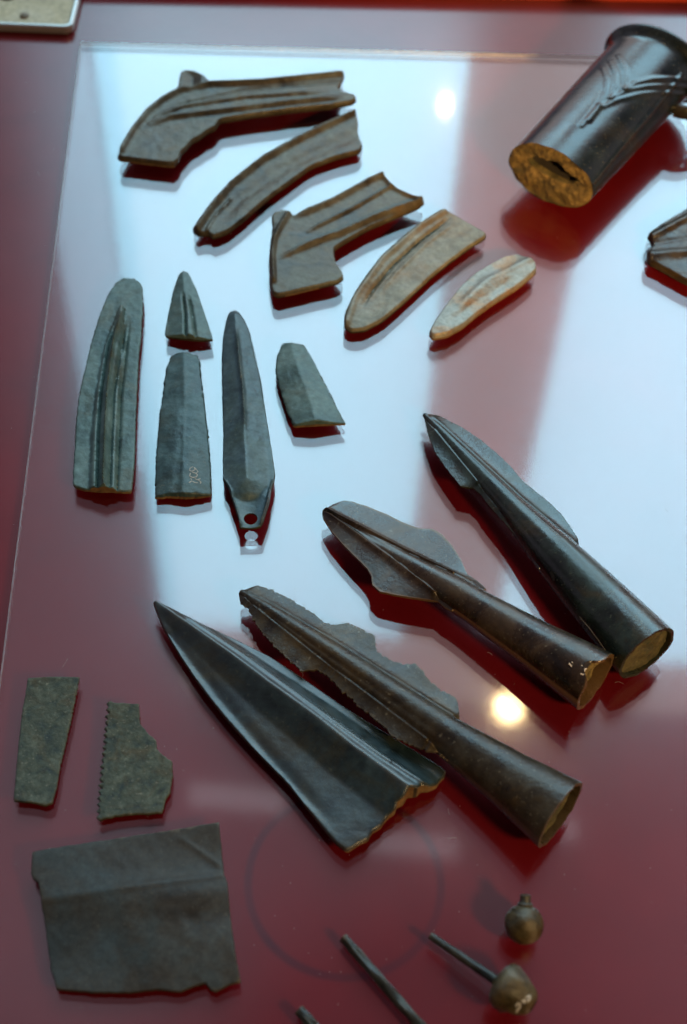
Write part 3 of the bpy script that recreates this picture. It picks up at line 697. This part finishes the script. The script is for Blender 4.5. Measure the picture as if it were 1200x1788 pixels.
def flank(c, wdt, h):
    return lambda u, v, r, bb: h * math.exp(-((v / max(r, 1e-5) - c) / wdt) ** 2) * min(1, max(0, (u - 0.05) / 0.2)) * min(1, max(0, (0.75 - u) / 0.15)) if u < 0.75 else 0.0
sK, bK, fK = spear('spearhead', 'longest dark green spearhead, at the right with a wide filled socket', (741, 724), (1130, 1141), 0.0075, 0.0160,
      [(741, 732), (747, 757), (760, 791), (779, 818), (805, 850), (827, 853), (840, 864), (853, 882), (880, 912), (907, 943), (925, 968), (941, 995)],
      [(755, 722), (781, 734), (808, 748), (840, 769), (875, 799), (896, 820), (912, 840), (933, 857), (960, 879), (979, 897), (995, 919), (1008, 940), (1013, 962), (1010, 975)],
      [(0, 0.0012), (0.06, 0.0028), (0.25, 0.0050), (0.42, 0.0070), (0.52, 0.0090), (0.62, 0.0112), (0.8, 0.0138), (1, 0.0160)], [M_spear], hollow=0.0022, wall=0.90, core_mat=M_coredark, extra=flank(-0.25, 0.10, 0.0004))
strokes('casting_crack', bK, [[(1012, 1076), (1020, 1086), (1030, 1097), (1038, 1108), (1047, 1120), (1056, 1133), (1063, 1143)]], 0.00016, M_paintfaint, sK, 'thin pale crack along the socket')
strokes('peg_hole_mark', bK, [[(962, 998), (964, 1003), (966, 1008), (968, 1014)]], 0.0011, M_hole, sK, 'small dark mark painted for the shade of a peg hole in the socket')  # flat ribbon on the surface, a hole's shade painted as colour

sL, bL, fL = spear('spearhead', 'brown bronze spearhead with a broad rounded leaf blade and notched socket', (565, 892), (1040, 1191), 0.0085, 0.0150,
      [(566, 908), (579, 929), (600, 953), (624, 977), (642, 995), (649, 1007), (650, 1022), (663, 1034), (696, 1041), (735, 1047), (765, 1051), (778, 1062), (790, 1068)],
      [(570, 881), (591, 874), (615, 877), (645, 887), (675, 899), (705, 914), (732, 924), (756, 925), (771, 934), (789, 953), (804, 977), (816, 1004), (838, 1019), (850, 1030)],
      [(0, 0.0008), (0.05, 0.0012), (0.15, 0.0026), (0.3, 0.0044), (0.42, 0.0066), (0.5, 0.0082), (0.58, 0.0086), (0.8, 0.0115), (0.92, 0.0138), (1, 0.0150)], [M_spearbrown], hollow=0.0060, wall=0.86,
      blade_t=(0.0018, 0.0007), jag=0.00012, notch=(0.25, 0.28, 0.006, 8),
      extra=lambda u, v, r, bb: (0.0010 * math.exp(-((abs(v) - r) / 0.0009) ** 2) if u < 0.47 else 0.0) - (0.0012 * math.exp(-(v / (0.5 * r)) ** 2) * max(0, 1 - u / 0.45)))
strokes('painted_number', bL, [[(1014, 1176), (1018, 1178), (1022, 1177), (1027, 1177), (1031, 1174), (1031, 1169), (1027, 1167), (1022, 1168), (1021, 1172), (1024, 1176)], [(994, 1158), (996, 1161), (999, 1164)], [(999, 1157), (1000, 1156)], [(1016, 1163), (1017, 1162)]],
        0.00028, M_paint, sL, 'cream painted inventory number on the socket')

sM, bM, fM = spear('spearhead', 'corroded spearhead with ragged torn blade edges and a flaring dark socket', (421, 1034), (979, 1423), 0.0080, 0.0165,
      [(418, 1050), (435, 1067), (452, 1098), (477, 1126), (505, 1154), (529, 1173), (545, 1170), (554, 1171), (575, 1182), (589, 1199), (617, 1224), (652, 1255), (676, 1272), (680, 1283), (708, 1297), (736, 1308), (765, 1316), (780, 1330)],
      [(433, 1020), (452, 1024), (480, 1033), (507, 1046), (519, 1055), (550, 1073), (568, 1089), (585, 1092), (606, 1088), (634, 1100), (655, 1111), (656, 1124), (658, 1138), (680, 1153), (704, 1160), (725, 1160), (738, 1171), (746, 1185), (771, 1206), (797, 1219), (801, 1238), (803, 1254)],
      [(0, 0.0016), (0.1, 0.0038), (0.3, 0.0062), (0.5, 0.0076), (0.62, 0.0084), (0.68, 0.0090), (0.85, 0.0124), (1, 0.0165)], [M_spearrough], hollow=0.0035, wall=0.90, core_mat=M_coredark, jag=0.0012,
      extra=flank(0.55, 0.12, -0.0007))

# ------------------------------------------------------------------ socketed axe
def axe():
    zc = 0.0215
    a = at(961, 307, zc); b = at(1148, 108, zc + 0.004); ax = (b - a); Lh = ax.length; ax.normalize()
    lat = ax.cross(Vector((0, 0, 1))).normalized(); up = lat.cross(ax).normalized()
    if up.z < 0: up = -up
    root = empty('socketed_axe', (a.x, a.y, 0))
    nl, nt = 200, 270; RA, RB = 0.0290, 0.0200
    def arc_d(u, th, pts):
        best = 9
        for i in range(len(pts) - 1):
            (u0, t0), (u1, t1) = pts[i], pts[i + 1]; du, dt = u1 - u0, (t1 - t0)
            l = du * du + dt * dt; t = max(0, min(1, ((u - u0) * du + (th - t0) * dt) / l))
            best = min(best, math.hypot(u - u0 - du * t, th - t0 - dt * t))
        return best
    tree_pts = lambda px: None
    # relief ribs drawn on the side seen: pixel lines carried onto the surface as (u, angle)
    def surf(px, py):
        d = ray(px, py); o = CAM - a; k_ = 1.05
        for _ in range(4):
            ra, rb = RA * k_, RB * k_
            A = (d.dot(lat) / ra) ** 2 + (d.dot(up) / rb) ** 2
            B = 2 * (o.dot(lat) * d.dot(lat) / ra ** 2 + o.dot(up) * d.dot(up) / rb ** 2)
            C = (o.dot(lat) / ra) ** 2 + (o.dot(up) / rb) ** 2 - 1
            D = max(0, B * B - 4 * A * C); t = (-B - math.sqrt(D)) / (2 * A); P = o + d * t
            k_ = 1 + 0.10 * max(0, min(1, P.dot(ax) / Lh))
        return P.dot(ax), math.atan2(P.dot(up) / rb, P.dot(lat) / ra)
    ribs = [[(1053, 118), (1060, 138), (1058, 160), (1046, 185)], [(1066, 107), (1075, 130), (1073, 152), (1066, 172)], [(1080, 98), (1091, 122), (1092, 145), (1090, 156)],
            [(1028, 212), (1045, 190), (1080, 174), (1120, 164), (1160, 162), (1195, 165)], [(1066, 172), (1095, 158), (1130, 151), (1170, 150), (1200, 152)], [(1090, 156), (1110, 145), (1140, 138), (1175, 137), (1200, 140)],
            [(1046, 185), (1028, 206), (1015, 220)]]
    RL = [[(lambda s: (s[0], s[1] * 0.0235))(surf(*p)) for p in r] for r in ribs]
    seam = [surf(1033, 322), surf(1090, 252), surf(1150, 182), surf(1190, 130)]
    SL = [(s[0], s[1] * 0.0235) for s in seam]
    verts = []; faces = []
    for i in range(nl):
        u = Lh * i / (nl - 1); t = i / (nl - 1)
        sc = 1.0 + 0.10 * t
        rim_ = 0.0048 * math.exp(-((u - Lh + 0.004) / 0.0046) ** 2)
        for j in range(nt):
            th = 2 * math.pi * j / nt; tt = th if th <= math.pi else th - 2 * math.pi
            ex = rim_
            s_ = tt * 0.0235
            if 0.15 < t < 0.97 and -0.6 < tt < 3.5:
                for r in RL:
                    d = arc_d(u, s_, r)
                    if d < 0.004: ex += 0.00065 * math.exp(-(d / 0.0014) ** 2)
            d = arc_d(u, s_, SL)
            if d < 0.004: ex += 0.0010 * math.exp(-(d / 0.0013) ** 2)
            uu = u
            if i == 0: uu = u + 0.0015 * noise.noise(Vector((math.cos(th) * 3, math.sin(th) * 3, 1.0)))
            r_ = 1 + 0.006 * noise.noise(Vector((u * 60, math.cos(th), math.sin(th))))
            verts.append(a + ax * uu + lat * (math.cos(th) * (RA * sc * r_ + ex)) + up * (math.sin(th) * (RB * sc * r_ + ex)))
    for i in range(nl - 1):
        for j in range(nt):
            k = (j + 1) % nt; faces.append((i * nt + j, i * nt + k, (i + 1) * nt + k, (i + 1) * nt + j))
    # socket mouth: lip and inner wall
    s0 = len(verts); last = (nl - 1) * nt
    for dp, sc in ((0.001, 0.82), (-0.03, 0.70)):
        for j in range(nt):
            th = 2 * math.pi * j / nt
            verts.append(b + ax * dp + lat * math.cos(th) * RA * sc + up * math.sin(th) * RB * sc)
    for j in range(nt):
        k = (j + 1) % nt
        faces += [(last + j, last + k, s0 + k, s0 + j), (s0 + j, s0 + k, s0 + nt + k, s0 + nt + j)]
    faces.append(tuple(s0 + nt + j for j in range(nt)))
    body = mesh_obj('body', verts, faces, [M_axe], root, angle=60)
    # broken end: rough earth-coloured face round a hollow slot
    N1 = 130; th_ = np.linspace(0, 2 * math.pi, N1, endpoint=False)
    ell = np.stack([RA * np.cos(th_), RB * np.sin(th_)], 1)
    t2 = np.linspace(0, 2 * math.pi, 64, endpoint=False); ph = math.radians(-4)
    wv = np.array([1 + 0.22 * noise.noise(Vector((math.cos(t) * 2.2, math.sin(t) * 2.2, 3.3))) + 0.12 * noise.noise(Vector((math.cos(t) * 7, math.sin(t) * 7, 1.3))) for t in t2])
    sx_, sy_ = 0.0175 * np.cos(t2) * wv, 0.0056 * np.sin(t2) * wv
    slot = np.stack([sx_ * math.cos(ph) - sy_ * math.sin(ph), sx_ * math.sin(ph) + sy_ * math.cos(ph) + 0.0048], 1)
    gx, gy = np.meshgrid(np.arange(-RA, RA, 0.0009), np.arange(-RB, RB, 0.0009)); G = np.stack([gx.ravel(), gy.ravel()], 1) + rng.normal(0, 0.00008, (gx.size, 2))
    G = G[inside(G, ell * 0.97) & ~inside(G, slot)]; G = G[seg_dist(G, slot, True)[0] > 0.0004]
    Pn = np.concatenate([ell, slot, G]); eg = [(i, (i + 1) % N1) for i in range(N1)] + [(N1 + i, N1 + (i + 1) % 64) for i in range(64)]
    vo, eo, fo, *_ = delaunay_2d_cdt([Vector(p) for p in Pn], eg, [], 0, 1e-7)
    V2 = np.array([[p.x, p.y] for p in vo]); F2 = np.array([f for f in fo if len(f) == 3]); cc = V2[F2].mean(1); F2 = F2[inside(cc, ell) & ~inside(cc, slot)]
    rimd = seg_dist(V2, ell, True)[0]; cv = []
    for (x, y), rd in zip(V2, rimd):
        k_ = min(1.0, rd / 0.002)
        dp = (0.0016 * noise.noise(Vector((x * 130, y * 130, 4))) + 0.0009 * noise.noise(Vector((x * 420, y * 420, 9))) + 0.0004 * noise.noise(Vector((x * 1100, y * 1100, 2)))) * k_
        dp -= 0.0020 * math.exp(-((y + 0.007) / 0.006) ** 2) * k_
        th = math.atan2(y / RB, x / RA)
        dp += 0.0015 * noise.noise(Vector((math.cos(th) * 3, math.sin(th) * 3, 1.0))) * (1 - k_) + 0.0003
        cv.append(a + ax * dp + lat * x + up * y)
    nb = len(cv); cf = [tuple(f) for f in F2]; fm2 = [0] * len(cf)
    sl = [i for i in range(N1, N1 + 64)]
    for dpt in (0.004, 0.022):
        for i in sl: cv.append(a + ax * dpt + lat * V2[i][0] * 0.96 + up * (0.0048 + (V2[i][1] - 0.0048) * 0.96))
    for j in range(64):
        k = (j + 1) % 64
        cf += [(sl[j], sl[k], nb + k, nb + j), (nb + j, nb + k, nb + 64 + k, nb + 64 + j)]; fm2 += [2, 1]  # deep slot walls are near black, the hollow's shade put into their colour
    cf.append(tuple(nb + 64 + j for j in range(64))); fm2.append(1)
    o = mesh_obj('broken_face', cv, cf, [M_coreaxe, M_hole, M_coredark], root, fm2, angle=70); o['label'] = 'rough ochre broken end with a dark slot'
    # side loop
    lv = []; lf = []; n1, n2 = 26, 14; sg = 1 if lat.x > 0 else -1
    for i in range(n1):
        t = math.pi * i / (n1 - 1); c_ = a + ax * (Lh * 0.86 + 0.013 * math.cos(t)) + lat * sg * (RA * 1.05 + 0.015 * math.sin(t)) - up * 0.004
        rad = (lat * sg * math.sin(t) + ax * math.cos(t)); 
        for j in range(n2):
            p = 2 * math.pi * j / n2; lv.append(c_ + rad * 0.0035 * math.cos(p) + up * 0.005 * math.sin(p))
    for i in range(n1 - 1):
        for j in range(n2):
            k = (j + 1) % n2; lf.append((i * n2 + j, i * n2 + k, (i + 1) * n2 + k, (i + 1) * n2 + j))
    mesh_obj('side_loop', lv, lf, [M_axe], root)
    tag(root, 'thick black socketed axe with raised rim and curved ribs, broken end facing front', 'axe')
axe()

# ------------------------------------------------------------------ pins
def lathe(name, base, axis, prof, mat, parent, n=40, wob=0.0):
    ax = Vector(axis).normalized(); u = ax.orthogonal().normalized(); w = ax.cross(u); verts = []; faces = []
    for h, r in prof:
        for j in range(n):
            th = 2 * math.pi * j / n; rr = r * (1 + wob * noise.noise(Vector((h * 200, math.cos(th) * 1.5, math.sin(th) * 1.5))))
            verts.append(base + ax * h + (u * math.cos(th) + w * math.sin(th)) * rr)
    m = len(prof)
    for i in range(m - 1):
        for j in range(n):
            k = (j + 1) % n; faces.append((i * n + j, i * n + k, (i + 1) * n + k, (i + 1) * n + j))
    faces += [tuple(range(n))[::-1], tuple((m - 1) * n + j for j in range(n))]
    return mesh_obj(name, verts, faces, [mat], parent, angle=45)

def shaft(name, label, p0, p1, r0, r1):
    a, b = at(*p0, r0), at(*p1, r1); root = empty(name, (a.x, a.y, 0))
    cyl('shaft', a, b, r0, r1, M_pin, root, 24, 40, 0.0006)
    tag(root, label, 'pin', 'bronze pins at the near edge'); return root
shaft('pin', 'long slim dark pin shaft leaving the picture at the bottom edge', (600, 1637), (800, 1868), 0.0019, 0.0024)
shaft('pin', 'short visible pin end at the bottom edge, leftmost of the pins', (522, 1764), (640, 1890), 0.0021, 0.0024)
r_h = 0.0092
a, b = at(752, 1634, 0.0040), at(872, 1716, r_h); ax = (b - a).normalized()
root = empty('headed_pin', (b.x, b.y, 0))
cyl('shaft', a, b, 0.0015, 0.0020, M_pin, root, 24, 24, 0.0002)
prof = [(-0.002, 0.002), (-0.001, 0.0045), (0.0, 0.0072), (0.0012, 0.0088), (0.0032, 0.0094), (0.0060, 0.0090), (0.0090, 0.0080), (0.0120, 0.0067), (0.0145, 0.0052), (0.0158, 0.0034), (0.0162, 0.0012)]
hd = lathe('pin_head', b, ax, prof, M_pinhead, root, wob=0.12)
strokes('painted_number', hd, [[(901, 1757), (904, 1752), (909, 1753), (908, 1759), (904, 1763), (902, 1768)], [(911, 1749), (917, 1746), (915, 1752)], [(919, 1742), (925, 1738), (926, 1744), (921, 1748)]], 0.00035, M_paintfaint, root, 'worn cream number painted on the pin head')
tag(root, 'slim pin with a large bulbous brassy head, at the lower right', 'pin', 'bronze pins at the near edge')
r_b = 0.0080
cb = at(915, 1614, r_b + 0.0002); root = empty('ball_finial', (cb.x, cb.y, 0))
prof = [(-r_b * math.cos(t), max(0.0003, r_b * math.sin(t))) for t in np.linspace(0.03, math.pi - 0.35, 26)]
lathe('ball', cb, (0.02, 0.72, 0.42), prof, M_pinhead, root, wob=0.05)
lathe('neck', cb + Vector((0.02, 0.72, 0.42)).normalized() * r_b * 0.92, (0.02, 0.72, 0.42), [(0, 0.0030), (0.0008, 0.0033), (0.0014, 0.0024), (0.0030, 0.0021), (0.0042, 0.0023), (0.0046, 0.0014)], M_pin, root)
tag(root, 'small shiny brass ball with a stubby knob, at the lower right above the headed pin', 'finial')

# ------------------------------------------------------------------ metal tray at the top left corner
def tray():
    zt = ZB + 0.007
    P = [at(-140, -170, zt), at(142, -60, zt), at(126, 47, zt), at(-140, 36, zt)]
    d1 = (P[2] - P[3]).normalized(); d2 = Vector((-d1.y, d1.x, 0))
    corner = P[2]; Wd, Dp = 0.11, 0.10
    root = empty('metal_tray', (corner.x, corner.y, ZB))
    def rr(off, rad, z):
        out = []; pts = [(-Wd, 0, 180, 270), (0, 0, 270, 360), (0, Dp, 0, 90), (-Wd, Dp, 90, 180)]
        for x, y, a0, a1 in pts:
            cx_ = x + (rad if x < 0 else -rad); cy_ = y + (rad if y < Dp / 2 else -rad)
            for k in range(9):
                t = math.radians(a0 + (a1 - a0) * k / 8)
                out.append(corner + d1 * (cx_ + (rad - off) * math.cos(t)) + d2 * (cy_ + (rad - off) * math.sin(t)) + Vector((0, 0, z - zt)))
        return out
    loops = [rr(0.0015, 0.006, ZB + 0.0002), rr(0, 0.006, ZB + 0.002), rr(0, 0.006, zt - 0.0008), rr(0.0008, 0.006, zt), rr(0.0022, 0.006, zt), rr(0.0030, 0.006, zt - 0.0008), rr(0.0034, 0.006, zt - 0.0022)]
    verts = sum(loops, []); n = len(loops[0]); faces = [tuple(range(n))[::-1]]
    for i in range(len(loops) - 1):
        for j in range(n):
            k = (j + 1) % n; faces.append((i * n + j, i * n + k, (i + 1) * n + k, (i + 1) * n + j))
    mesh_obj('rim', verts, faces, [simple('pale_metal', (0.55, 0.58, 0.55), 0.32, 0.6)], root)
    lp = rr(0.0033, 0.006, zt - 0.0021); lb = rr(0.0033, 0.006, zt - 0.004)
    m = bronze('beige_tray', (0.36, 0.29, 0.14), (0.46, 0.38, 0.21), (0.50, 0.44, 0.29), rough=(0.5, 0.65), metal=0.0, patch=30, fine=300, bump=0.1, wear_amt=0.0)
    mesh_obj('tray_floor', lp + lb, [tuple(range(n)), tuple(range(n, 2 * n))[::-1]] + [(j, (j + 1) % n, n + (j + 1) % n, n + j) for j in range(n)], [m], root, smooth=False)
    for px, py, r in ((14, -8, 0.0062), (43, 28, 0.0032)):
        c_ = at(px, py, zt - 0.002)
        lathe('stud', c_, (0, 0, 1), [(0, r), (0.0006, r), (0.0012, r * 0.8), (0.0014, r * 0.3)], simple('brown_stud', (0.14, 0.10, 0.05) if r < 0.005 else (0.02, 0.018, 0.015), 0.6), root, 24)
    tag(root, 'corner of a beige tray with pale metal rim, at the top left', 'tray')
tray()

# ------------------------------------------------------------------ dust on the sheet
dv, df = [], []
for i in range(420):
    px, py = random.uniform(20, 1190), random.uniform(90, 1770)
    p = at(px, py, 0.0001); s = random.uniform(0.00007, 0.00026); k = len(dv)
    for dx, dy, dzz in ((1, 0, 0), (-0.4, 0.9, 0), (-0.6, -0.8, 0), (0, 0, 1)):
        dv.append(p + Vector((dx, dy, dzz)) * s)
    df += [(k, k + 1, k + 3), (k + 1, k + 2, k + 3), (k + 2, k, k + 3), (k, k + 2, k + 1)]
for i in range(26):
    p = at(random.uniform(20, 1190), random.uniform(100, 1770), 0.00018); an = random.uniform(0, 6.28); cu = random.uniform(-500, 500); ln = random.uniform(0.002, 0.006)
    k = len(dv); n_ = 9
    for j in range(n_):
        d2 = Vector((math.cos(an), math.sin(an), 0)); sd2 = Vector((-d2.y, d2.x, 0)) * 0.00005
        dv += [p - sd2, p + sd2, p + Vector((0, 0, 0.00007))]; p = p + d2 * (ln / n_); an += cu * ln / n_
    for j in range(n_ - 1):
        q3 = k + 3 * j; df += [(q3, q3 + 2, q3 + 5, q3 + 3), (q3 + 2, q3 + 1, q3 + 4, q3 + 5)]
dust = mesh_obj('dust', dv, df, [simple('dust_grey', (0.5, 0.48, 0.46), 0.9)], smooth=False)
tag(dust, 'fine pale dust specks scattered on the clear sheet', 'dust', kind='stuff')
